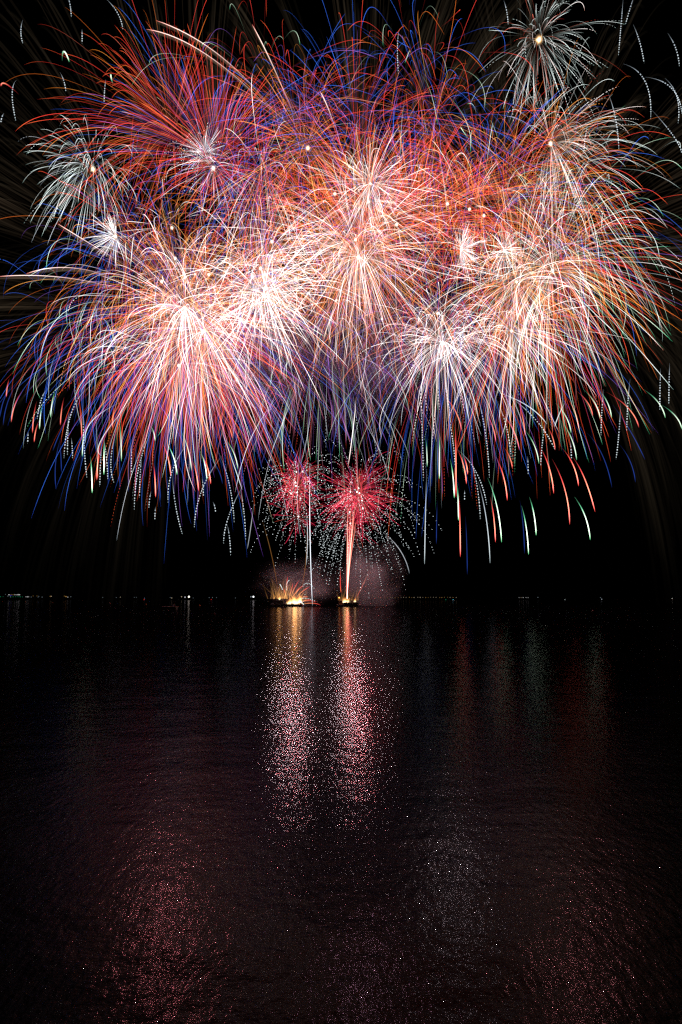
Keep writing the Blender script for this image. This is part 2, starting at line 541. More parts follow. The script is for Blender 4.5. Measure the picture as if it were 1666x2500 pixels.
for i, (x, y, R, mix, lab) in enumerate(dots):
    Bf(x, y, R * 1.1, 125, mix, lab, D=520 + (i * 17) % 50, start=.3 if i % 2 else .1, core=6.5 if i < 12 else 4, u=(0.8, 2.3), w=.85, gain=.9)

# --- fans of straight rising sparks
Bf(530, 400, 400, 280, dict(red=8, redtip=1, salmon=1, amber=1), "great crimson fan of straight trails rising at upper left", D=560, w=.9, G=.125, u=(1.0, 2.0), cone=(-.35, 1, .25), lo=.55)
Bf(500, 380, 420, 126, dict(blue=8, violet=1), "blue fan behind the crimson fan at upper left", D=580, w=.75, G=.125, u=(1.0, 2.1), cone=(-.2, 1, .1), lo=.6)
Bf(870, 330, 420, 144, dict(blue=8, violet=2, red=5), "blue burst across the top middle", D=585, w=.75, G=.24, u=(1.0, 2.1), cone=(.1, 1, .0), lo=.6)
Bf(880, 560, 500, 256, dict(red=6, salmon=2, amber=2), "tall crimson fan of straight trails over the middle giant", D=565, w=.85, G=.22, u=(0.9, 1.8), cone=(.1, 1, .35), lo=.55)
Bf(1010, 560, 470, 234, dict(red=6, salmon=2, amber=2, orange=1), "crimson fan leaning right between the middle and the top right burst", D=560, w=.85, G=.2, u=(0.9, 1.8), cone=(.6, 1, .45), lo=.5)
Bf(1180, 480, 420, 187, dict(blue=5, orange=2, teal=1, red=3), "mixed blue and orange fan under the topmost burst", D=575, w=.7, G=.26, u=(1.0, 2.1), cone=(.3, 1, .1), lo=.6)
Bf(640, 420, 330, 210, dict(red=4, white=2, blue=3), "red and blue burst behind the orange one, above left of the middle", D=570, w=.75, G=.26, u=(1.0, 2.1))
Bf(1230, 540, 470, 210, dict(orange=3, gold=3, red=4, salmon=2, amber=2), "amber burst arching over the right giant", D=570, w=.8, G=.28, u=(1.0, 2.1), cone=(.5, .7, .0), lo=.6)

Bf(420, 330, 430, 190, dict(red=6, salmon=1, amber=1, orange=2), "crimson burst with long hooked arcs leaning to the upper left", D=555, w=.85, G=.2, u=(1.2, 2.3), cone=(-.7, .6, .1), lo=.5)
Bf(720, 300, 400, 190, dict(red=5, salmon=1, amber=1, blue=3), "red and blue burst across the top left of the middle", D=572, w=.8, G=.2, u=(1.1, 2.3), lo=.4)
Bf(1060, 300, 420, 190, dict(red=4, blue=4, orange=2, gold=1), "red, blue and amber burst filling the space left of the topmost burst", D=572, w=.8, G=.2, u=(1.1, 2.3), lo=.4)
Bf(1400, 420, 330, 156, dict(red=3, orange=3, teal=2, green=2, blue=1), "mixed amber, red and green burst at the upper right flank", D=566, w=.8, G=.2, u=(1.1, 2.3), lo=.4)
Bf(300, 560, 380, 190, dict(blue=5, red=3, orange=3), "blue and orange burst at the left flank", D=568, w=.8, G=.2, u=(1.1, 2.4), lo=.4)
Bf(620, 520, 330, 190, dict(salmon=2, amber=2, orange=4, red=3, violet=1), "orange and red burst between the two upper left bursts and the middle", D=562, w=.85, u=(1.0, 2.1), lo=.35)

for (x, y, R, mix, lab) in ((330, 700, 330, dict(gold=4, orange=4, teal=1, green=1), 'gold arcs at the left shoulder of the crowd'),
                            (560, 560, 300, dict(gold=3, orange=3, blue=2, violet=2), 'gold and violet arcs between the upper left cores and the left pair'),
                            (740, 560, 300, dict(orange=4, pink=3, violet=2, gold=2), 'orange and pink arcs left of the middle giant'),
                            (1010, 640, 320, dict(gold=4, orange=3, violet=3, red=2), 'amber and violet arcs right of the middle giant'),
                            (1180, 420, 330, dict(gold=3, green=2, red=3, orange=3), 'gold and green arcs between the topmost burst and the right giant'),
                            (1450, 560, 320, dict(green=4, teal=3, red=3, blue=2), 'green and teal arcs at the right edge of the crowd'),
                            (770, 880, 300, dict(violet=3, pink=3, icy=3, green=1), 'pale violet arcs low in the middle of the crowd'),
                            (200, 800, 300, dict(blue=5, red=2, green=2, teal=1), 'blue and green arcs at the lower left edge of the crowd'),
                            (640, 210, 330, dict(red=4, blue=4, green=1, violet=2), 'red and blue arcs along the top edge left of centre'),
                            (1000, 170, 330, dict(blue=4, red=4, orange=2, green=1), 'blue and red arcs along the top edge right of centre')):
    Bf(x, y, R * 1.05, 130, mix, lab, D=558, w=.9, G=.21, u=(1.7, 3.0), start=.4, lo=.3, dash=.08, gain=1.1)

# --- curtain of tails falling under the crowd
for (x, y, R, n, mix, lab) in ((500, 860, 330, 90, dict(blue=4, red=3, violet=2, icy=1), 'curtain of blue and red tails falling under the left cluster'),
                               (800, 820, 330, 100, dict(red=3, pink=4, icy=4, green=3, violet=2), 'thin curtain of red and green tails falling under the middle'),
                               (1080, 850, 310, 80, dict(red=4, green=3, icy=2, blue=2), 'curtain of red and green tails falling under the crisp star-shaped burst'),
                               (1290, 800, 320, 80, dict(red=5, green=3, gold=1, violet=1), 'curtain of crimson and green tails falling under the right giant')):
    Bf(x, y, R, n, mix, lab, D=550, w=.75, gain=.85, G=.40, u=(1.6, 2.8), cone=(0, -1, -.1), start=.5, lo=.25, dash=.15)

# --- the low red bursts with strobing stars
low = [
    (724, 1152, 85, 30, 30, 'upper of the low left red bursts, left dot'),
    (739, 1151, 80, 26, 20, 'low left red burst, dot at its upper right'),
    (722, 1178, 100, 40, 40, 'low left red burst, brightest of its stacked cores'),
    (723, 1186, 100, 36, 40, 'low left red burst just under the brightest stacked core'),
    (711, 1205, 85, 26, 20, 'low left red burst, leftmost core'),
    (726, 1202, 85, 26, 20, 'low left red burst, core beside the leftmost'),
    (734, 1217, 90, 30, 30, 'low left red burst, lower right core'),
    (729, 1261, 95, 34, 30, 'lowest of the left red bursts, standing apart'),
    (856, 1200, 110, 36, 30, 'low right red burst, left core'),
    (876, 1192, 140, 54, 50, 'low right red burst, topmost core'),
    (872, 1201, 150, 64, 60, 'low right red burst, biggest central core'),
    (878, 1204, 130, 44, 40, 'low right red burst, core touching the biggest one'),
    (884, 1222, 120, 36, 40, 'low right red burst, core below right of the biggest'),
    (886, 1241, 120, 36, 40, 'low right red burst, lower right core'),
    (854, 1250, 100, 26, 20, 'low right red burst, core on the comet column'),
    (856, 1278, 90, 20, 20, 'lowest core of the right red bursts, where the comet column ends'),
]
for i, (x, y, R, n, st, lab) in enumerate(low):
    Bf(x, y, R * 1.2, int(n * 1.5), dict(crimson=8, salmon=1), lab, D=538 + (i % 5) * 3, w=.68, G=.05, u=(.5, 1.8), lo=.5, core=3.0, corecol=(3, 2.8, 2.6), strobe=st,
       sr=(.6, 1.25), light=((1, .25, .28), 5e4, .2) if i in (2, 10) else ((1, .86, .9), 3.6e3, 1.0, 3) if i % 2 else None, gain=1.0)


# ------------------------------------------------------------------ single stars and comets
def bez(pts, n=18):
    pts = [np.array(p, float) for p in pts]
    if len(pts) == 2:
        a, b = pts
        pts = [a, (a + b) / 2 + np.array([(b[0] - a[0]) * .18, -(b[1] - a[1]) * .04]), b]
    a, m, b = pts
    c = 2 * m - (a + b) / 2          # curve passes through m
    t = np.linspace(0, 1, n)[:, None]
    return (1 - t) ** 2 * a + 2 * t * (1 - t) * c + t * t * b


def star(name, pts, pal, label, cat, group, D, w=1.0, gain=1.0, dots=False, slant=0.0, parent=None):
    q = bez(pts)
    W = []
    if pal in ('fallgreen', 'fallred') and pts[-1][1] > 1150:
        gain *= 2.2
    for i, (x, y) in enumerate(q):
        p, s = px(x, y, D + slant * i / len(q))
        W.append(p)
    W = np.array([tuple(p) for p in W]); W[:, 2] = np.maximum(W[:, 2], .3)
    t = np.linspace(0, 1, len(W))
    C = ramp(pal, t, gain)
    R = w * s * np.clip(t * 3, .3, 1) * np.clip((1.03 - t) * 9, .3, 1)
    tb = Tubes()
    r = np.random.RandomState(int(q[0][0] * 3 + q[0][1]))
    if dots:
        h = 5
        tb.strand(W[:h + 1], R[:h + 1] * .8, C[:h + 1])
        dashed(tb, W[h:], R[h:] * 1.1, C[h:], 3.0 * s, 3.6 * s, r)
    else:
        tb.strand(W, R, C)
    o = tb.build(name, M_SPARK, parent, (0, 0, 0) if parent else tuple(W[0]))
    if parent is None:
        o.location = tuple(W[0])
        tag(o, label, cat, group)
    return o


def zr(pts, ox, oy, k):
    return [(ox + p[0] * k, oy + p[1] * k) for p in pts]


KR = 666 / 1568.
right = {
    'fallred': [[(940, 390), (1010, 520), (1068, 705)], [(820, 400), (895, 580), (922, 778)], [(880, 340), (973, 557)], [(495, 385), (563, 640)],
                [(540, 330), (592, 455)], [(1130, 15), (1320, 220)], [(750, 330), (830, 600)], [(790, 210), (838, 350)], [(465, 620), (495, 880)],
                [(285, 600), (293, 965)], [(440, 140), (497, 303)], [(265, 170), (268, 620)], [(310, 380), (335, 490)], [(960, 10), (1055, 155)],
                [(510, 120), (632, 350)], [(275, 345), (328, 545)], [(180, 20), (300, 240)], [(620, 60), (665, 270)], [(900, 40), (975, 235)]],
    'fallgreen': [[(950, 620), (1040, 865)], [(645, 670), (685, 950)], [(690, 620), (729, 840)], [(450, 510), (530, 880)], [(1345, 0), (1472, 165)],
                  [(1450, 90), (1568, 230)], [(660, 230), (745, 428)], [(175, 250), (172, 515)], [(95, 280), (102, 445)], [(235, 400), (258, 625)],
                  [(275, 540), (282, 755)], [(1090, 5), (1163, 165)], [(870, 180), (962, 408)], [(1000, 0), (1098, 172)], [(840, 80), (930, 252)]],
    'fallblue': [[(1020, 250), (1110, 380), (1165, 565)], [(1210, 320), (1300, 535)], [(1170, 90), (1270, 240), (1355, 405)], [(322, 730), (333, 1065)],
                 [(635, 640), (662, 945)], [(160, 640), (155, 890)], [(160, 150), (165, 505)], [(180, 430), (190, 605)], [(940, 190), (1020, 400)],
                 [(580, 120), (655, 320)], [(760, 60), (835, 215)]],
    'dots': [[(1215, 80), (1205, 250), (1188, 405)], [(1270, -60), (1250, 240)], [(1118, 0), (1102, 265)], [(790, 170), (755, 445)], [(1445, -120), (1440, 120)],
             [(1497, -150), (1492, 90)], [(680, 385), (683, 490)], [(318, 580), (317, 640)], [(275, 345), (385, 480), (445, 665)], [(345, 380), (408, 750)],
             [(560, 30), (730, 180), (838, 350)], [(60, 20), (80, 530)], [(380, 0), (460, 510)], [(500, 60), (585, 400)], [(925, 300), (932, 405)], [(220, 160), (262, 440)]],
    'fallwhite': [[(100, 460), (92, 730), (87, 1005)], [(395, 530), (464, 1000)], [(900, 70), (865, 135), (835, 215)], [(480, 10), (670, 90), (790, 200)]],
}
KL = 600 / 1568.
left = {
    'fallred': [[(150, 0), (95, 100), (72, 210)], [(235, 75), (207, 280)], [(250, 200), (218, 338)], [(410, 50), (385, 230)], [(640, 340), (618, 580)],
                [(980, 470), (993, 690)], [(1225, 450), (1267, 650)], [(1280, 410), (1345, 605)], [(730, 90), (718, 250)], [(1030, 330), (1090, 555)],
                [(505, 90), (522, 310)], [(1420, 180), (1480, 310)], [(60, -70), (40, 50)]],
    'fallgreen': [[(272, 90), (252, 255)], [(355, 0), (323, 180)], [(540, 240), (525, 430)], [(578, 430), (588, 662)], [(665, 320), (663, 545)],
                  [(765, 200), (775, 460)], [(960, 230), (990, 330)], [(1060, 340), (1130, 545)], [(1145, 250), (1222, 520)], [(1430, 310), (1518, 510)],
                  [(1280, 400), (1320, 575)]],
    'fallblue': [[(480, 100), (400, 240), (337, 393)], [(390, 300), (355, 470), (358, 640)], [(380, 330), (392, 530)], [(110, -40), (20, 230)], [(80, -30), (0, 180)],
                 [(580, 130), (530, 410)], [(710, 280), (690, 610)], [(820, 300), (820, 655)], [(870, 300), (865, 680)], [(1000, 500), (1025, 712)],
                 [(1100, 420), (1205, 718)], [(760, 300), (765, 640)], [(1300, 400), (1420, 605)], [(1380, 420), (1470, 660)], [(620, 200), (610, 380)]],
    'dots': [[(300, 0), (262, 70), (237, 190)], [(580, -20), (460, 140), (408, 440)], [(440, 140), (430, 420)], [(530, 60), (535, 330), (555, 570)],
             [(650, 350), (637, 620)], [(750, 250), (708, 450), (728, 600)], [(990, 220), (890, 480), (857, 775)], [(905, 420), (890, 690)],
             [(1210, 330), (1100, 520), (1073, 725)], [(1100, 540), (1120, 740), (1165, 930)], [(1430, 410), (1290, 640), (1240, 890)],
             [(1565, 590), (1460, 810), (1427, 985)], [(1450, 860), (1472, 1060)], [(965, 650), (950, 760)], [(993, 750), (988, 835)],
             [(660, 310), (688, 580)], [(1395, 400), (1495, 850)], [(1530, 620), (1568, 960)], [(840, 350), (838, 550)], [(455, 310), (463, 440)],
             [(180, 270), (177, 345)], [(1290, 560), (1298, 690)], [(1360, 720), (1376, 790)]],
    'fallwhite': [[(780, 80), (590, 200), (545, 340)], [(870, 40), (660, 300), (640, 420)], [(1390, 200), (1470, 420), (1545, 640)]],
}
ORD = ['first', 'second', 'third', 'fourth', 'fifth', 'sixth', 'seventh', 'eighth', 'ninth', 'tenth', 'eleventh', 'twelfth', 'thirteenth',
       'fourteenth', 'fifteenth', 'sixteenth', 'seventeenth', 'eighteenth', 'nineteenth', 'twentieth', 'twenty-first', 'twenty-second', 'twenty-third', 'twenty-fourth']
WORD = {'fallred': 'red', 'fallgreen': 'green-white', 'fallblue': 'faint blue', 'dots': 'dotted teal-white', 'fallwhite': 'plain white'}
for side, dic, ox, oy, k in (('right', right, 1000, 950, KR), ('left', left, 0, 950, KL)):
    for key, lst in dic.items():
        lst = sorted([zr(p, ox, oy, k) for p in lst], key=lambda p: p[-1][0])
        for i, pts in enumerate(lst):
            star('falling_star', pts, 'fallwhite' if key == 'dots' else key,
                 f"{ORD[i]} {WORD[key]} falling star, counted from the left edge, in the fringe at the {side}", 'falling star',
                 f"stars falling from the {side} fringe of the fireworks", D=505 + (i * 37) % 60,
                 w=(1.15 if key in ('fallred', 'fallgreen') else .95 if key == 'fallblue' else 1.05), dots=key == 'dots')

K3 = 300 / 1568.
tl = [([(290, 250), (266, 400), (290, 548)], 'short dotted star highest in the dark upper left corner'),
      ([(1047, 370), (1048, 548)], 'faint short vertical star near the top left, right of the green hook'),
      ([(765, 920), (840, 1172)], 'short slanted teal star above the left ends of the crimson fan'),
      ([(210, 1020), (155, 1200), (203, 1545)], 'long dotted star curving down near the left edge'),
      ([(50, 1440), (10, 1568)], 'short teal star touching the left edge above the blue-white fountain'),
      ([(862, -60), (910, 210)], 'teal dotted star cut by the top edge at left'),
      ([(1340, -30), (1568, 370)], 'long slanted teal dotted star from the top edge over the crimson fan'),
      ([(1350, 1010), (1328, 1310)], 'faint vertical teal star among the blue trails at upper left')]
for pts, lab in tl:
    star('falling_star', zr(pts, 0, 0, K3), 'fallwhite', lab, 'falling star', 'teal dotted stars at upper left', D=510, w=1.05, dots=True)
star('falling_star', [(152, 148), (156, 125), (169, 150)], 'fallgreen', 'bright green hook-shaped star in the upper left dark', 'falling star', 'single coloured stars', 515, w=1.8, gain=1.2)
star('falling_star', [(276, 205), (272, 190), (271, 180)], 'fallgreen', 'tiny green-white star right of the green hook', 'falling star', 'single coloured stars', 515, w=1.7)
star('falling_star', [(46, 230), (14, 204), (2, 210)], 'fallred', 'short red-white star at the left edge, high up', 'falling star', 'single coloured stars', 515, w=1.4)
# dotted stars on the dark right border (region scale 840/1568 from x=826)
K2 = 840 / 1568.
tr = [[(1300, -10), (1290, 110), (1278, 250)], [(1345, 110), (1375, 190), (1395, 285)], [(1503, 150), (1540, 220), (1556, 300)], [(1350, -20), (1330, 40), (1310, 110)],
      [(755, 0), (775, 110)], [(1490, 355), (1545, 440), (1550, 560)], [(1300, 290), (1400, 370), (1425, 540)], [(1400, 350), (1520, 400), (1568, 520)],
      [(1430, 500), (1530, 620), (1568, 700)], [(280, 130), (270, 210), (275, 340)], [(1140, 560), (1120, 700)], [(1230, 420), (1265, 540), (1280, 680)]]
for i, p in enumerate(sorted([zr(q, 826, 0, K2) for q in tr], key=lambda p: p[-1][0])):
    star('falling_star', p, 'fallwhite', f"{ORD[i]} dotted teal star, counted from the left, beside the bursts at upper right", 'falling star', 'teal dotted stars at upper right', D=512, w=1.0, dots=True)

# rising comets with a white head and brown tail
K1 = 840 / 1568.
comets = [([(1345, 540), (1250, 310), (1150, 110)], 'white comet trail rising steeply between the crimson fan and the blue burst', 0),
          ([(1300, 570), (960, 260), (668, 132)], 'long white comet trail arching left, lower of two', 0),
          ([(1260, 520), (1000, 250), (712, 92)], 'long white comet trail arching left, upper of two', 0),
          ([(1530, 590), (1500, 500), (1460, 415)], 'short white comet trail right of the steep one', 0),
          ([(600, 900), (300, 830), (-10, 825)], 'white comet trail running level past the left edge', 1),
          ([(560, 850), (330, 785), (120, 812)], 'white comet trail curving over near the left edge', 1),
          ([(600, 790), (420, 680), (262, 583)], 'pink-white comet trail pointing up left at the left flank', 1)]
for pts, lab, _ in comets:
    q = zr(pts, 0, 233 if _ else 0, K1)
    root = empty('rising_comet')
    tag(root, lab, 'comet', 'comets rising with brown smoky tails')
    PAL['comet'] = [(0, .12, .07, .05), (.4, .5, .3, .28), (.8, 1.5, 1.1, 1.0), (.97, 1.3, .6, .5), (1, .8, .1, .08)]
    star('bright_trail', q, 'comet', None, None, None, 508, w=.95, parent=root)
    r = np.random.RandomState(int(q[0][0]))
    tb = Tubes()
    for i in range(22):
        e = r.uniform(.0, 1)
        Q = bez(q, 16)
        t = np.linspace(0, 1, 16)
        off = (1 - e) * 12
        Wp = np.array([tuple(px(x + off * .5 * t_ * (1.2 - t_), y + off * t_ * (1.25 - t_) * 2.2, 511)[0]) for (x, y), t_ in zip(Q, t)])
        tb.strand(Wp, np.full(16, .3) * np.clip((1.05 - t) * 5, .2, 1), np.tile(np.array([.007, .0045, .003]), (16, 1)) * np.clip(t * 3, .1, 1)[:, None])
    tb.build('ember_tail', M_EMBER, root)['kind'] = 'stuff'

# --- charcoal willows: very faint brown hair behind everything
def willow(x, y, R, n, cone, label, G=.1, D=610, gain=.8, r0=.35):
    r = np.random.RandomState(int(x + y))
    c, s = px(x, y, D)
    c = np.array(c)
    root = empty('ember_willow', c)
    tag(root, label, 'firework', 'faint brown ember willows')
    tb = Tubes()
    for i in range(n):
        ax = np.array([cone[0], 0, cone[1]], float); ax /= np.linalg.norm(ax)
        while True:
            d = r.normal(size=3); d[1] *= .3; d /= np.linalg.norm(d)
            if d @ ax > cone[2]: break
        bundle = r.uniform(.4, 1.4)
        L = R * s * r.uniform(.7, 1.15)
        for k in range(7):
            dd = d + r.normal(size=3) * .022
            P = ballistic(c, dd, L * r.uniform(.85, 1.05), G * R * s, r.uniform(r0, r0 + .5), r.uniform(2.0, 3.0), 12)
            t = np.linspace(0, 1, 12)
            Cc = ramp('ember', .15 + .85 * t, gain * bundle * r.uniform(.4, 1.3)) * np.clip(t * 4, .1, 1)[:, None]
            tb.strand(P, s * r.uniform(1.2, 3.5) * (.5 + t), Cc)
    tb.build('ember_strands', M_EMBER, root, c)['kind'] = 'stuff'


willow(480, 780, 1050, 90, (-1, .9, .55), 'brown ember hair spreading into the dark upper left corner', G=.06)
willow(900, 620, 900, 60, (0, 1, .75), 'brown ember hair rising across the top middle', G=.05)
willow(1290, 700, 820, 70, (.7, .8, .55), 'brown ember hair behind the upper right bursts', G=.12)
willow(1350, 720, 480, 60, (1, -.1, .5), 'brown drooping ember hair at the right edge', G=.45, gain=.2)
willow(420, 760, 520, 60, (-1, -.4, .4), 'brown drooping ember hair at the lower left of the crowd', G=.35, gain=.1)

# --- comet column over the right barge, and thin long falling trails
root = empty('comet_column', px(848, 1468, 540)[0])
tag(root, 'thick red and white comet column shooting up from the right barge', 'firework')
r = np.random.RandomState(5)
base = np.array(root.location)
for i in range(13):
    xt = 851 + r.uniform(-7, 17)
    yt = r.uniform(1225, 1290)
    t = np.linspace(0, 1, 16)
    wob = np.cumsum(r.normal(size=16)) * .35
    Q = [(848 + (xt - 848) * (a ** 1.3) + wob[k] * a, 1462 + (yt - 1462) * a) for k, a in enumerate(t)]
    W = np.array([tuple(px(x, y, 540)[0]) for x, y in Q])
    hot = i < 7
    C = np.array([1.3, .10, .12]) if not hot else np.array([1.7, .45, .32])
    if i > 11: C = np.array([.7, .05, .08])
    fade = np.clip((1.05 - t) * 2.2, .25, 1)
    tb = Tubes()
    tb.strand(W - base, (.42 if hot else .36) * (0.6 + .5 * t), C[None] * .9 * fade[:, None])
    tb.build('spark_trail', M_SPARK, root)
thin = [([(757, 1130), (757, 1300), (763, 1478)], 'long straight icy trail falling between the two barges', 'icy', 1.1),
        ([(749, 1300), (747, 1370), (736, 1440)], 'faint brown trail rising from the left barge to the right', 'gold', .12),
        ([(748, 1250), (751, 1310), (748, 1380)], 'short icy trail beside the long straight one', 'icy', .5),
        ([(640, 1270), (662, 1350), (679, 1440)], 'faint brown trail rising from the left barge to the left', 'gold', .10),
        ([(832, 1385), (831, 1420), (833, 1447)], 'short crimson trail left of the comet column', 'red', .9),
        ([(902, 1392), (885, 1430), (872, 1458)], 'pale pink trail leaning right from the right barge', 'salmon', .16),
        ([(906, 1395), (880, 1440), (871, 1460)], 'second pale pink trail leaning right from the right barge, the outer one', 'salmon', .12),
        ([(870, 970), (862, 1050), (850, 1140)], 'white trail dropping into the low right red burst', 'white', .7),
        ([(620, 1230), (612, 1290), (604, 1340)], 'pale trail in the dark left of the low bursts', 'icy', .3),
        ([(936, 1300), (978, 1345), (1000, 1400)], 'pale slanted trail falling right of the low right bursts', 'icy', .35)]
for pts, lab, pal, gn in thin:
    star('falling_star' if 'rising' not in lab else 'rising_star', pts, pal, lab, 'star trail', 'thin single trails near the barges', 541, w=1.0, gain=gn)

# ================================================================== BARGES
M_HULL = paint('black_hull_paint', (.03, .028, .027), .55)
M_DECK = paint('worn_deck_steel', (.10, .08, .07), .7)
M_MACH = paint('dark_machinery_paint', (.05, .045, .04), .5)
M_ORNG = paint('orange_crane_paint', (.30, .12, .04), .5)
M_TUBE = paint('mortar_tube_fibre', (.09, .07, .05), .8)
M_BUOY = paint('orange_buoy_plastic', (.65, .20, .06), .5)
M_WOOD = paint('bleached_raft_planks', (.38, .24, .20), .8)
M_STEEL = paint('galvanised_steel', (.4, .4, .42), .35, .8)
M_BOAT = paint('white_boat_gelcoat', (.6, .6, .62), .4)
M_RUB = paint('black_rubber', (.02, .02, .02), .9)


def hull(bm, x0, x1, yw, h, rake=1.4):
    """Barge hull from x0 to x1 with raked ends, deck at height h."""
    prof = [(x0 + rake, -.5), (x1 - rake, -.5), (x1, h * .75), (x1, h), (x0, h), (x0, h * .75)]
    a = [bm.verts.new((x, -yw / 2, z)) for x, z in prof]
    b = [bm.verts.new((x, yw / 2, z)) for x, z in prof]
    bm.faces.new(a); bm.faces.new(b[::-1])
    for i in range(len(prof)):
        j = (i + 1) % len(prof)
        bm.faces.new((a[j], a[i], b[i], b[j]))


def flames(root, spots, seed):
    r = np.random.RandomState(seed)
    for (x, z, h, w) in spots:
        tb = Tubes()
        for k in range(9):
            n = 10
            t = np.linspace(0, 1, n)
            hh = h * r.uniform(.5, 1.25)
            sway = r.uniform(-.25, .25) * hh
            P = np.stack([x + r.uniform(-w, w) * .5 + sway * t ** 1.5 + .06 * np.sin(t * 9 + k), r.uniform(-.6, .6) + 0 * t, z + hh * t], -1)
            Rr = w * .6 * r.uniform(.6, 1.1) * np.sqrt(np.clip(t * 5 + .25, 0, 1)) * (1 - t) ** .8 + .02
            C = np.stack([1.8 - .8 * t, 1.25 * (1 - t) ** 1.0 + .12, .80 * (1 - t) ** 1.6 + .01], -1)
            tb.strand(P, Rr, C, 8)
        tb.build('flame', M_FIRE, root)


def mortar_rack(root, x, y, z, nx, tilt):
    bm = bmesh.new()
    for i in range(nx):
        a = (x + i * .42, y, z)
        bar(bm, a, (a[0] + math.sin(tilt) * 1.1, y, z + 1.1), .15, 8)
    box(bm, (x + (nx - 1) * .21, y, z + .35), (nx * .42 + .2, .5, .1))
    mesh_obj('mortar_rack', bm, M_TUBE, root)


# left barge: photo x 663..740, waterline 1480
pl, s = px(702, 1480, 540)
rootL = empty('firework_barge', (pl.x, 540, 0))
tag(rootL, 'left firework barge, long and low with deckhouse at its left and big flames', 'barge')
bm = bmesh.new(); hull(bm, -12.8, 12.2, 8, 1.5)
box(bm, (-11.9, 0, 2.0), (1.6, 7.6, 1.0), taper=.9)
mesh_obj('hull', bm, M_HULL, rootL)
bm = bmesh.new(); box(bm, (0, 0, 1.56), (24, 7.4, .1)); mesh_obj('deck', bm, M_DECK, rootL)
bm = bmesh.new()
for i in range(9):
    bar(bm, (-11 + i * 2.8, -4.05, .9), (-11 + i * 2.8, -4.05, .3), .45, 10)
mesh_obj('tyre_fenders', bm, M_RUB, rootL)
bm = bmesh.new()
box(bm, (-6.2, .5, 3.2), (6.6, 4.2, 3.2), taper=.94, bevel=.12)
box(bm, (-7.6, .5, 5.1), (2.6, 3.0, .9), bevel=.08)
box(bm, (-5.0, .5, 5.2), (1.8, 2.4, 1.1), bevel=.08)
dh = mesh_obj('deckhouse', bm, M_MACH, rootL)
bm = bmesh.new()
for i in range(4):
    box(bm, (-8.6 + i * 1.6, -1.66, 3.6), (.9, .06, .8))
mesh_obj('window', bm, M_DECK, dh)
r = np.random.RandomState(3)
bm = bmesh.new()
for i in range(9):
    X = -9 + i * .75
    bar(bm, (X, r.uniform(-1, 1), 4.8), (X + r.uniform(-.3, .3), 0, 5.6 + r.uniform(0, .9)), .12, 6)
    ball(bm, (X + r.uniform(-.2, .2), 0, 5.6 + r.uniform(0, .6)), r.uniform(.25, .5), 1)
mesh_obj('roof_gear', bm, M_MACH, dh)
for i in range(5):
    mortar_rack(rootL, -2.0 + i * 2.6, -1.5 + (i % 2) * 2.4, 1.6, 5, (-.4, -.2, 0, .25, .45)[i])
bm = bmesh.new()
for i in range(14):
    X = -2.4 + i * 1.05
    bar(bm, (X, -3.6, 1.6), (X, -3.6, 2.5), .04, 6)
bar(bm, (-2.4, -3.6, 2.5), (11.3, -3.6, 2.5), .04, 6)
bar(bm, (-2.4, -3.6, 2.05), (11.3, -3.6, 2.05), .03, 6)
mesh_obj('railing', bm, M_STEEL, rootL)
bm = bmesh.new()
box(bm, (-2.0, -2, 2.1), (1.4, 1.2, 1.0), bevel=.06); box(bm, (-1.6, -2, 2.8), (.5, .5, .5), bevel=.04)
box(bm, (10.6, -2, 2.0), (1.6, 1.2, .9), bevel=.06)
mesh_obj('deck_crates', bm, M_MACH, rootL)
flames(rootL, [(.6, 1.7, 3.4, 2.2), (2.6, 1.7, 4.4, 2.4), (4.8, 1.7, 6.6, 2.8), (6.8, 1.7, 5.6, 2.8), (8.8, 1.7, 7.6, 2.8), (10.2, 1.7, 6.6, 2.2), (-6.5, 5.0, 2.6, 2.0)], 4)
lamp(rootL, (1, .50, .14), 1.3e3, 2.0, (6, -1.5, 4.5))
lamp(rootL, (1, .50, .14), 5e2, 2.0, (-6.5, 3, 6.5))

fan = [(-5, 6, 100, .5, 'red'), (0, 2, 78, .95, 'red'), (1, 2, 60, .8, 'salmon')]
rootF = empty('spark_fan', (pl.x, 540, 1.6))
tag(rootF, 'low fan of red spark streaks spraying out of the left barge', 'firework')
segs = [[(702, 1442), (701, 1424), (703, 1407)], [(706, 1458), (712, 1440), (716, 1423)], [(711, 1455), (720, 1435), (730, 1418)],
        [(713, 1460), (724, 1445), (732, 1434)], [(727, 1455), (742, 1442), (757, 1432)], [(737, 1459), (745, 1457), (753, 1458)],
        [(736, 1470), (752, 1467), (773, 1469)], [(715, 1473), (730, 1475), (740, 1479)], [(738, 1475), (765, 1473), (783, 1478)],
        [(738, 1467), (750, 1465), (760, 1464)], [(699, 1456), (696, 1446), (693, 1436)], [(722, 1450), (733, 1436), (741, 1430)]]
for q in segs:
    Q = bez(q, 12)
    W = np.array([tuple(px(x, y, 537)[0]) for x, y in Q]) - np.array(rootF.location)
    t = np.linspace(0, 1, 12)
    tb = Tubes()
    tb.strand(W, .30 * np.clip((1.05 - t) * 3, .2, 1) * np.clip(t * 4, .4, 1), np.stack([.9 - .3 * t, .42 * (1 - t) ** 2 + .03, .12 * (1 - t) ** 2 + .035], -1))
    tb.build('spark_trail', M_SPARK, rootF)
tb = Tubes()
for q in ([(684, 1427), (687, 1432), (690, 1439)], [(700, 1440), (701, 1425), (706, 1417)], [(740, 1431), (752, 1424), (767, 1436)], [(735, 1462), (750, 1461), (768, 1467)], [(734, 1468), (738, 1472), (742, 1476)]):
    for x, y in bez(q, 9):
        tb.spark(np.array(px(x, y, 537)[0]) - np.array(rootF.location), .32, (.8, 1, 1))
tb.build('strobing_stars', M_SPARK, rootF)['kind'] = 'stuff'
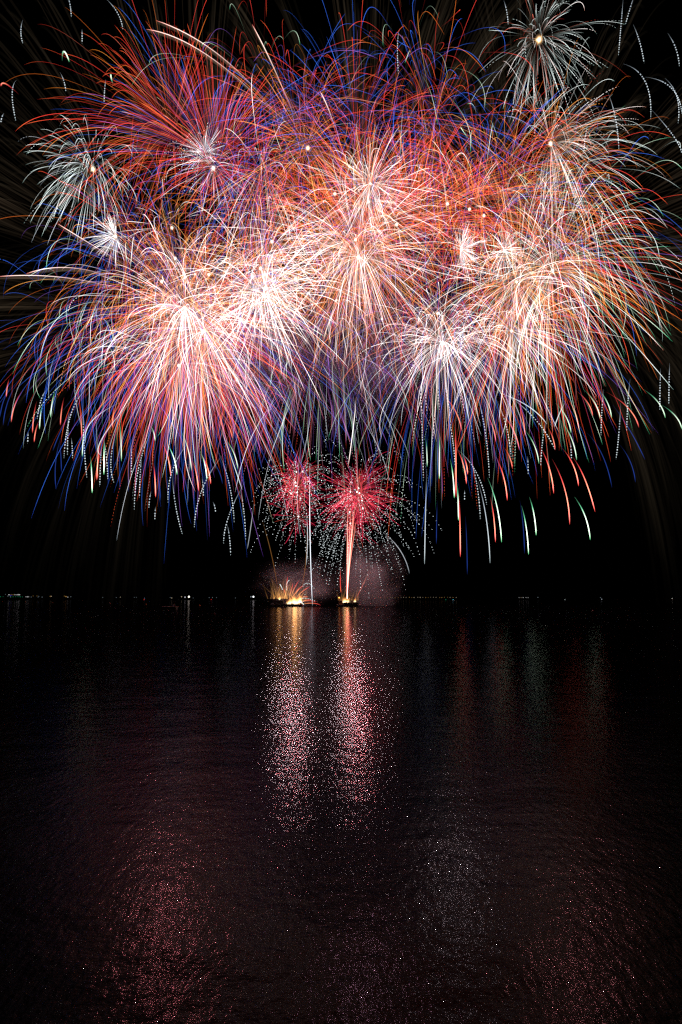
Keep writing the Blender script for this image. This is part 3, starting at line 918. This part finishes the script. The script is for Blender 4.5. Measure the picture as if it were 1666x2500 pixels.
# faint amber strands added above both barges to imitate the fires' glow
for (x0, y0, n, a, lab, hgt) in ((684, 1462, 70, .9, 'soft amber glow halo made of fine strands over the deckhouse of the left barge', 70), (850, 1466, 36, .45, 'soft amber glow halo made of fine strands over the right barge', 42), (722, 1466, 60, 1.0, 'soft amber glow halo made of fine strands over the flames of the left barge', 60)):
    tb = Tubes(); r = np.random.RandomState(x0)
    c, s = px(x0, y0, 541)
    for i in range(n):
        an = r.normal() * a * .55
        L = r.uniform(.3, 1) ** 1.4 * hgt * s
        t = np.linspace(0, 1, 8)
        o0 = r.normal() * 12 * s
        P = np.stack([o0 + np.sin(an) * L * t, r.uniform(-1, 1) + 0 * t, np.cos(an) * L * t], -1)
        tb.strand(P, .28 + .25 * t, np.array([.26, .115, .03])[None] * ((1 - t) ** 1.6)[:, None] * r.uniform(.3, 1))
    o = tb.build('glow_halo', M_SPARK)  # imitated glow, sharing the material of the sparks
    o.location = c
    tag(o, lab, 'spark fountain', kind='stuff')

# right barge: photo x 822..874, waterline 1482
pr, s = px(850, 1482, 540)
rootR = empty('firework_barge', (pr.x, 540, 0))
tag(rootR, 'right firework barge with a folded crane arm and an orange lamp', 'barge')
bm = bmesh.new(); hull(bm, -3.2, 8.0, 7, 2.6, .5)
box(bm, (5.9, -.2, 2.95), (3.6, 6.4, .75), bevel=.15)
mesh_obj('hull', bm, M_HULL, rootR)
bm = bmesh.new(); hull(bm, -9.3, -3.25, 6.5, 1.2, 1.2); mesh_obj('bow_pontoon', bm, M_DECK, rootR)
bm = bmesh.new()
box(bm, (-5.6, 0, 3.0), (2.6, 3, 3.2), taper=.9, bevel=.1)
cab = mesh_obj('cabin', bm, M_ORNG, rootR)
bm = bmesh.new(); box(bm, (-5.6, -1.5, 3.5), (1.3, .08, 1.1)); mesh_obj('window', bm, M_RUB, cab)
bm = bmesh.new(); bar(bm, (-6.9, 0, 1.5), (-6.9, 0, 6.5), .09); ps = mesh_obj('lamp_post', bm, M_STEEL, rootR)
bm = bmesh.new(); ball(bm, (-6.9, 0, 6.7), .5, 2); mesh_obj('lamp_globe', bm, lamp_mat('orange_lamp', (1, .33, .06), 6), ps)
bm = bmesh.new()
bar(bm, (1.0, 0, 2.6), (.7, 0, 7.2), .34, 8); bar(bm, (.7, 0, 7.2), (1.6, 0, 7.6), .34, 8); bar(bm, (1.6, 0, 7.5), (3.9, 0, 7.2), .30, 8)
bar(bm, (1.0, 0, 7.0), (3.9, 0, 5.9), .22, 8); bar(bm, (3.9, 0, 7.4), (4.0, 0, 5.6), .42, 8); bar(bm, (3.6, 0, 5.8), (3.3, 0, 3.2), .2, 8)
cr = mesh_obj('crane_arm', bm, M_MACH, rootR)
bm = bmesh.new(); box(bm, (3.3, 0, 3.3), (.7, .7, .8), bevel=.1); mesh_obj('grab', bm, M_MACH, cr)
bm = bmesh.new()
for k in range(7):
    ball(bm, (-2.6 + k * .9 + .3 * math.sin(k * 3), -2.2, 2.7 + .15 * (k % 3)), .6, 1, (1, 1, .7))
mesh_obj('sand_bags', bm, M_MACH, rootR)
for i in range(4):
    mortar_rack(rootR, -2.6 + i * 2.2, .6 * (i % 2), 2.6, 4, (-.3, -.05, .1, .3)[i])
bm = bmesh.new()
for i in range(6):
    bar(bm, (-2.6 + i * 2, -3.55, 2.1), (-2.6 + i * 2, -3.55, 1.4), .42, 10)
mesh_obj('tyre_fenders', bm, M_RUB, rootR)
flames(rootR, [(-3.2, 2.7, 4.4, 1.8), (-1.6, 2.7, 3.6, 1.9), (-.1, 2.7, 4.4, 1.8), (5.2, 3.0, 2.8, 1.5)], 9)
lamp(rootR, (1, .50, .16), 6e2, 2.0, (-1, -1.5, 4.5))

# ================================================================== SMOKE
def smoke(name, c, size, density, label, seed, scale=2.2, thr=.5, col=(.62, .58, .62), aniso=.0, step=None):
    bm = bmesh.new()
    bmesh.ops.create_icosphere(bm, subdivisions=3, radius=1)
    m, n, l = new_mat(name)
    out = n.new('ShaderNodeOutputMaterial')
    v = n.new('ShaderNodeVolumePrincipled')
    v.inputs['Color'].default_value = (*col, 1)
    v.inputs['Anisotropy'].default_value = aniso
    tc = n.new('ShaderNodeTexCoord')
    no = n.new('ShaderNodeTexNoise')
    no.inputs['Scale'].default_value = scale
    no.inputs['Detail'].default_value = 4
    no.inputs['Distortion'].default_value = .4
    mp = n.new('ShaderNodeMapping')
    mp.inputs['Location'].default_value = (seed * 3.1, seed * 1.7, seed)
    l.new(tc.outputs['Object'], mp.inputs['Vector'])
    l.new(mp.outputs[0], no.inputs['Vector'])
    ln = n.new('ShaderNodeVectorMath'); ln.operation = 'LENGTH'
    no2 = n.new('ShaderNodeTexNoise'); no2.inputs['Scale'].default_value = 1.7; no2.inputs['Detail'].default_value = 3
    l.new(mp.outputs[0], no2.inputs['Vector'])
    off = n.new('ShaderNodeVectorMath'); off.operation = 'MULTIPLY_ADD'
    l.new(no2.outputs['Color'], off.inputs[0]); off.inputs[1].default_value = (1.5, 1.5, 1.5); off.inputs[2].default_value = (-.75, -.75, -.75)
    ad = n.new('ShaderNodeVectorMath'); ad.operation = 'ADD'
    l.new(tc.outputs['Object'], ad.inputs[0]); l.new(off.outputs[0], ad.inputs[1])
    l.new(ad.outputs[0], ln.inputs[0])
    edge = n.new('ShaderNodeVectorMath'); edge.operation = 'LENGTH'
    l.new(tc.outputs['Object'], edge.inputs[0])
    ef = n.new('ShaderNodeMapRange'); ef.interpolation_type = 'SMOOTHSTEP'
    ef.inputs['From Min'].default_value = 1.0; ef.inputs['From Max'].default_value = -.1
    l.new(edge.outputs['Value'], ef.inputs['Value'])
    fall = n.new('ShaderNodeMapRange')
    fall.inputs['From Min'].default_value = .85; fall.inputs['From Max'].default_value = .2
    fall.interpolation_type = 'SMOOTHSTEP'
    l.new(ln.outputs['Value'], fall.inputs['Value'])
    mr = n.new('ShaderNodeMapRange')
    mr.inputs['From Min'].default_value = thr - .12; mr.inputs['From Max'].default_value = thr + .18
    l.new(no.outputs['Fac'], mr.inputs['Value'])
    mu = n.new('ShaderNodeMath'); mu.operation = 'MULTIPLY'
    l.new(mr.outputs[0], mu.inputs[0]); l.new(fall.outputs[0], mu.inputs[1])
    mu2 = n.new('ShaderNodeMath'); mu2.operation = 'MULTIPLY'; mu2.inputs[1].default_value = density
    mu3 = n.new('ShaderNodeMath'); mu3.operation = 'MULTIPLY'
    l.new(mu.outputs[0], mu3.inputs[0]); l.new(ef.outputs[0], mu3.inputs[1])
    l.new(mu3.outputs[0], mu2.inputs[0])
    l.new(mu2.outputs[0], v.inputs['Density'])
    l.new(v.outputs[0], out.inputs['Volume'])
    o = mesh_obj(name, bm, m)
    o.location = c
    o.scale = size
    tag(o, label, 'smoke', kind='stuff')
    return o


c1, s = px(728, 1428, 578); smoke('smoke', c1, (52, 20, 34), .13, 'mauve smoke drifting over and beside the left barge', 1, 2.2, .50)
c1, s = px(900, 1415, 578); smoke('smoke', c1, (42, 20, 46), .18, 'mauve smoke column leaning right behind the right barge', 2, 2.0, .48)
c1, s = px(830, 860, 640); smoke('smoke', c1, (290, 50, 120), .034, 'pale lilac smoke bank behind the middle of the display', 5, 3.4, .53, (.60, .55, .78))

# ================================================================== SMALL THINGS ON THE WATER
def wpt(x, y):
    """Point of the lake seen at photo pixel (x, y)."""
    r = (x - 833.0) / F; u = (1250.0 - y) / F
    c, s = math.cos(PITCH), math.sin(PITCH)
    dz = s + u * c
    t = -H / dz
    return Vector((r * t, t * (c - u * s), 0)), t / F


buoys = [(6, 1469.5, 'orange buoy nearest the left edge'), (63, 1470.5, 'orange buoy second from the left edge'), (129, 1472, 'orange buoy third from the left edge'),
         (269, 1474, 'orange buoy between the left edge and the swimming raft'), (357, 1476, 'orange buoy just left of the swimming raft'),
         (488, 1478.5, 'orange buoy right of the swimming raft'), (524, 1500, 'dark round buoy, the largest, in front of the left barge'),
         (692, 1484, 'orange buoy in front of the left barge bow'), (919, 1484, 'orange buoy right of the right barge'), (1448, 1493, 'red-orange buoy alone on the dark right water')]
first = None
for x, y, lab in buoys:
    p, s = wpt(x, y)
    big = 2.3 if x in (524,) else 1.9 if x == 1448 else 1.25
    root = empty('mooring_buoy', p)
    root.scale = (big * s,) * 3
    tag(root, lab, 'buoy', 'mooring buoys on the lake')
    if first is None:
        bm = bmesh.new(); ball(bm, (0, 0, .5), 1.0, 3); a = mesh_obj('float_ball', bm, M_BUOY, root, True)
        bm = bmesh.new(); bar(bm, (0, 0, 1.4), (0, 0, 1.8), .14); ball(bm, (0, 0, 1.85), .2, 1); b = mesh_obj('top_ring', bm, M_STEEL, root)
        first = (a, b)
    else:
        for q in first:
            d = q.copy(); link(d); d.parent = root

p, s = wpt(415, 1487)
raft = empty('swimming_raft', p)
tag(raft, 'flat reddish swimming raft with two ladder posts on the left water', 'raft')
Wd = 37 * s
bm = bmesh.new()
for i in range(14):
    box(bm, (0, -2.4 + i * .37, 1.35), (Wd, .34, .12))
mesh_obj('deck', bm, M_WOOD, raft)
bm = bmesh.new(); box(bm, (0, 0, .62), (Wd * .92, 4.6, 1.3)); mesh_obj('float', bm, M_HULL, raft)
bm = bmesh.new()
for X in (Wd * .12, Wd * .27):
    bar(bm, (X, 2.1, 1.2), (X, 2.1, 4.4), .09); bar(bm, (X, 2.1, 4.4), (X, 2.7, 4.4), .09)
for z in (1.9, 2.5):
    bar(bm, (Wd * .12, 2.1, z), (Wd * .27, 2.1, z), .05)
mesh_obj('ladder', bm, M_STEEL, raft)

boats = [(352, 1464, 7, 'boat with a red cabin light near the left shore', (1, .03, .03)), (437, 1465.5, 6, 'unlit grey boat below the brightest shore lamp', None),
         (516, 1465.5, 7, 'boat with one red light left of the left barge', (1, .02, .02)), (1107, 1466, 8, 'boat with a cyan light right of the right barge', (.1, .7, 1)),
         (1380, 1464, 6, 'small pale boat, first on the far right water', (.5, .6, .6)), (1470, 1463.5, 8, 'pale boat with a white lamp on the far right water', (.7, .8, .9)),
         (1506, 1465, 10, 'low reddish boat on the far right water', None), (1642, 1465, 14, 'longest boat, at the right edge', (.8, .8, .7))]
for x, y, wpx, lab, lc in boats:
    p, s = wpt(x, max(y, 1465.2) + .6)
    L = wpx * s
    root = empty('moored_boat', p)
    tag(root, lab, 'boat', 'boats watching on the dark lake')
    bm = bmesh.new()
    hh = L * .13
    pts = [(-.5, .0), (.34, .0), (.5, 1.15), (-.5, 1.0)]
    for sgn in (1,):
        a = [bm.verts.new((q[0] * L, -L * .13, q[1] * hh)) for q in pts]
        b = [bm.verts.new((q[0] * L * (.98), L * .13, q[1] * hh)) for q in pts]
        bm.faces.new(a); bm.faces.new(b[::-1])
        for i in range(4):
            bm.faces.new((a[(i + 1) % 4], a[i], b[i], b[(i + 1) % 4]))
    mesh_obj('hull', bm, M_BOAT, root)
    bm = bmesh.new(); box(bm, (-.02 * L, 0, hh * 1.6), (L * .38, L * .2, hh * 1.2), taper=.8); mesh_obj('cabin', bm, M_BOAT, root)
    if lc:
        bm = bmesh.new(); ball(bm, (0, -L * .02, hh * 2.6), 0.55 * s, 1, (1.8, 1, 1)); mesh_obj('lamp', bm, lamp_mat('boat_light', lc, 1.2), root)

# ------------------------------------------------------------------ far shore lamps
WHT, WRM, AMB, GRN, BLU, COL = (1, 1, 1), (1, .8, .55), (1, .55, .15), (.02, .8, .35), (.1, .1, 1), (.6, .75, .85)
kk = 200 / 1568.
lampspots = [(105, 88, .35, COL), (152, 120, .6, COL), (172, 95, 2.2, WHT), (210, 92, .5, AMB), (232, 92, .6, AMB), (262, 96, .5, AMB), (287, 94, 1.6, WHT), (328, 95, 2.0, WHT),
             (358, 95, 2.2, WHT), (376, 95, 1.8, WHT), (198, 109, 1.5, BLU), (226, 107, .9, BLU), (10, 132, .7, GRN), (60, 132, .2, GRN), (202, 136, .9, (.3, .9, .7)), (250, 134, .6, GRN),
             (300, 132, .3, GRN), (345, 132, .4, GRN), (386, 134, .7, GRN), (428, 136, .3, GRN), (497, 134, 1.2, WHT), (522, 134, 1.7, WHT), (547, 134, 1.3, WHT), (597, 139, .5, COL),
             (635, 118, .4, AMB), (708, 118, .4, AMB), (744, 125, .5, COL), (730, 140, .5, COL), (807, 140, .7, COL), (962, 125, 1.1, AMB), (982, 125, 1.3, WRM), (1232, 120, .5, AMB), (1256, 130, 1.2, AMB),
             (1272, 130, 1.2, AMB), (1299, 141, 1.5, WHT), (1356, 134, .7, COL)]
spots = [(x * kk, 1440 + y * kk, b, c) for x, y, b, c in lampspots]
spots += [(251, 1459, .4, COL), (284, 1459, .4, COL), (294, 1458, .9, WRM), (328, 1458.5, .3, COL), (333, 1458.5, .3, COL), (353, 1460.5, .8, (.3, .5, .9)),
          (416, 1459, .5, COL), (419.5, 1460, 1.4, WRM), (443.5, 1457, 1.8, WRM), (452, 1458, 3.0, (.9, .9, 1)), (461.5, 1457, 9.0, (1, .95, .8)), (472, 1460, .3, COL),
          (511, 1459, .6, COL), (519, 1459, .7, COL), (529, 1459, .4, COL), (575, 1460, .5, COL), (613, 1457, 1.8, (.8, .9, 1)), (619, 1457, 7.0, (.95, .97, 1))]
for i in range(30):
    spots.append((919 + i * 6.7 + rnd.uniform(-1.5, 1.5), 1458.6 + rnd.uniform(-.5, .5) + (.9 if i < 9 else 0), rnd.uniform(.25, .8) * (1.5 if i in (14, 16, 17) else 1), AMB if rnd.random() < .5 else WRM))
spots += [(1089, 1464, .7, GRN), (1268, 1459, .8, WHT), (1273, 1459, .6, WRM), (1278, 1459, 1.3, WHT), (1285, 1459, 1.0, WHT), (1290, 1459, .9, WHT), (1314, 1458.5, .7, COL), (1467, 1459, .6, COL)]
CN = {WHT: 'white', WRM: 'warm white', AMB: 'amber', GRN: 'green', BLU: 'blue', COL: 'dim bluish'}
spots.sort(key=lambda q: q[0])
cnt = {}
bmb = bmesh.new(); ball(bmb, (0, 0, 0), 1.0, 1)
bulb0 = None
mats = {}
for x, y, b, c in spots:
    p, s = px(x, y, 3290)
    nm = CN.get(c, 'pale')
    side = 'left shore' if x < 640 else 'shore right of the barges'
    cnt[(nm, side)] = cnt.get((nm, side), 0) + 1
    rad = s * min(2.3, .7 + .22 * b)
    root = empty('shore_lamp', (p.x, 3290, 0))
    k = cnt[(nm, side)]
    tag(root, f"{ORD[k - 1] if k <= len(ORD) else str(k) + 'th'} {nm} lamp from the left on the far {side}", 'lamp', 'lamps along the far shore')
    bm = bmesh.new(); bar(bm, (0, 0, 0), (0, 0, max(1.0, p.z - rad)), .18, 6, .12); mesh_obj('pole', bm, M_HULL, root)
    key = (c, round(b, 1))
    if key not in mats:
        mats[key] = lamp_mat('shore_lamp_glow', c, .08 + b * .22)
    bm = bmesh.new(); ball(bm, (0, 0, p.z), rad, 2); mesh_obj('bulb', bm, mats[key], root)
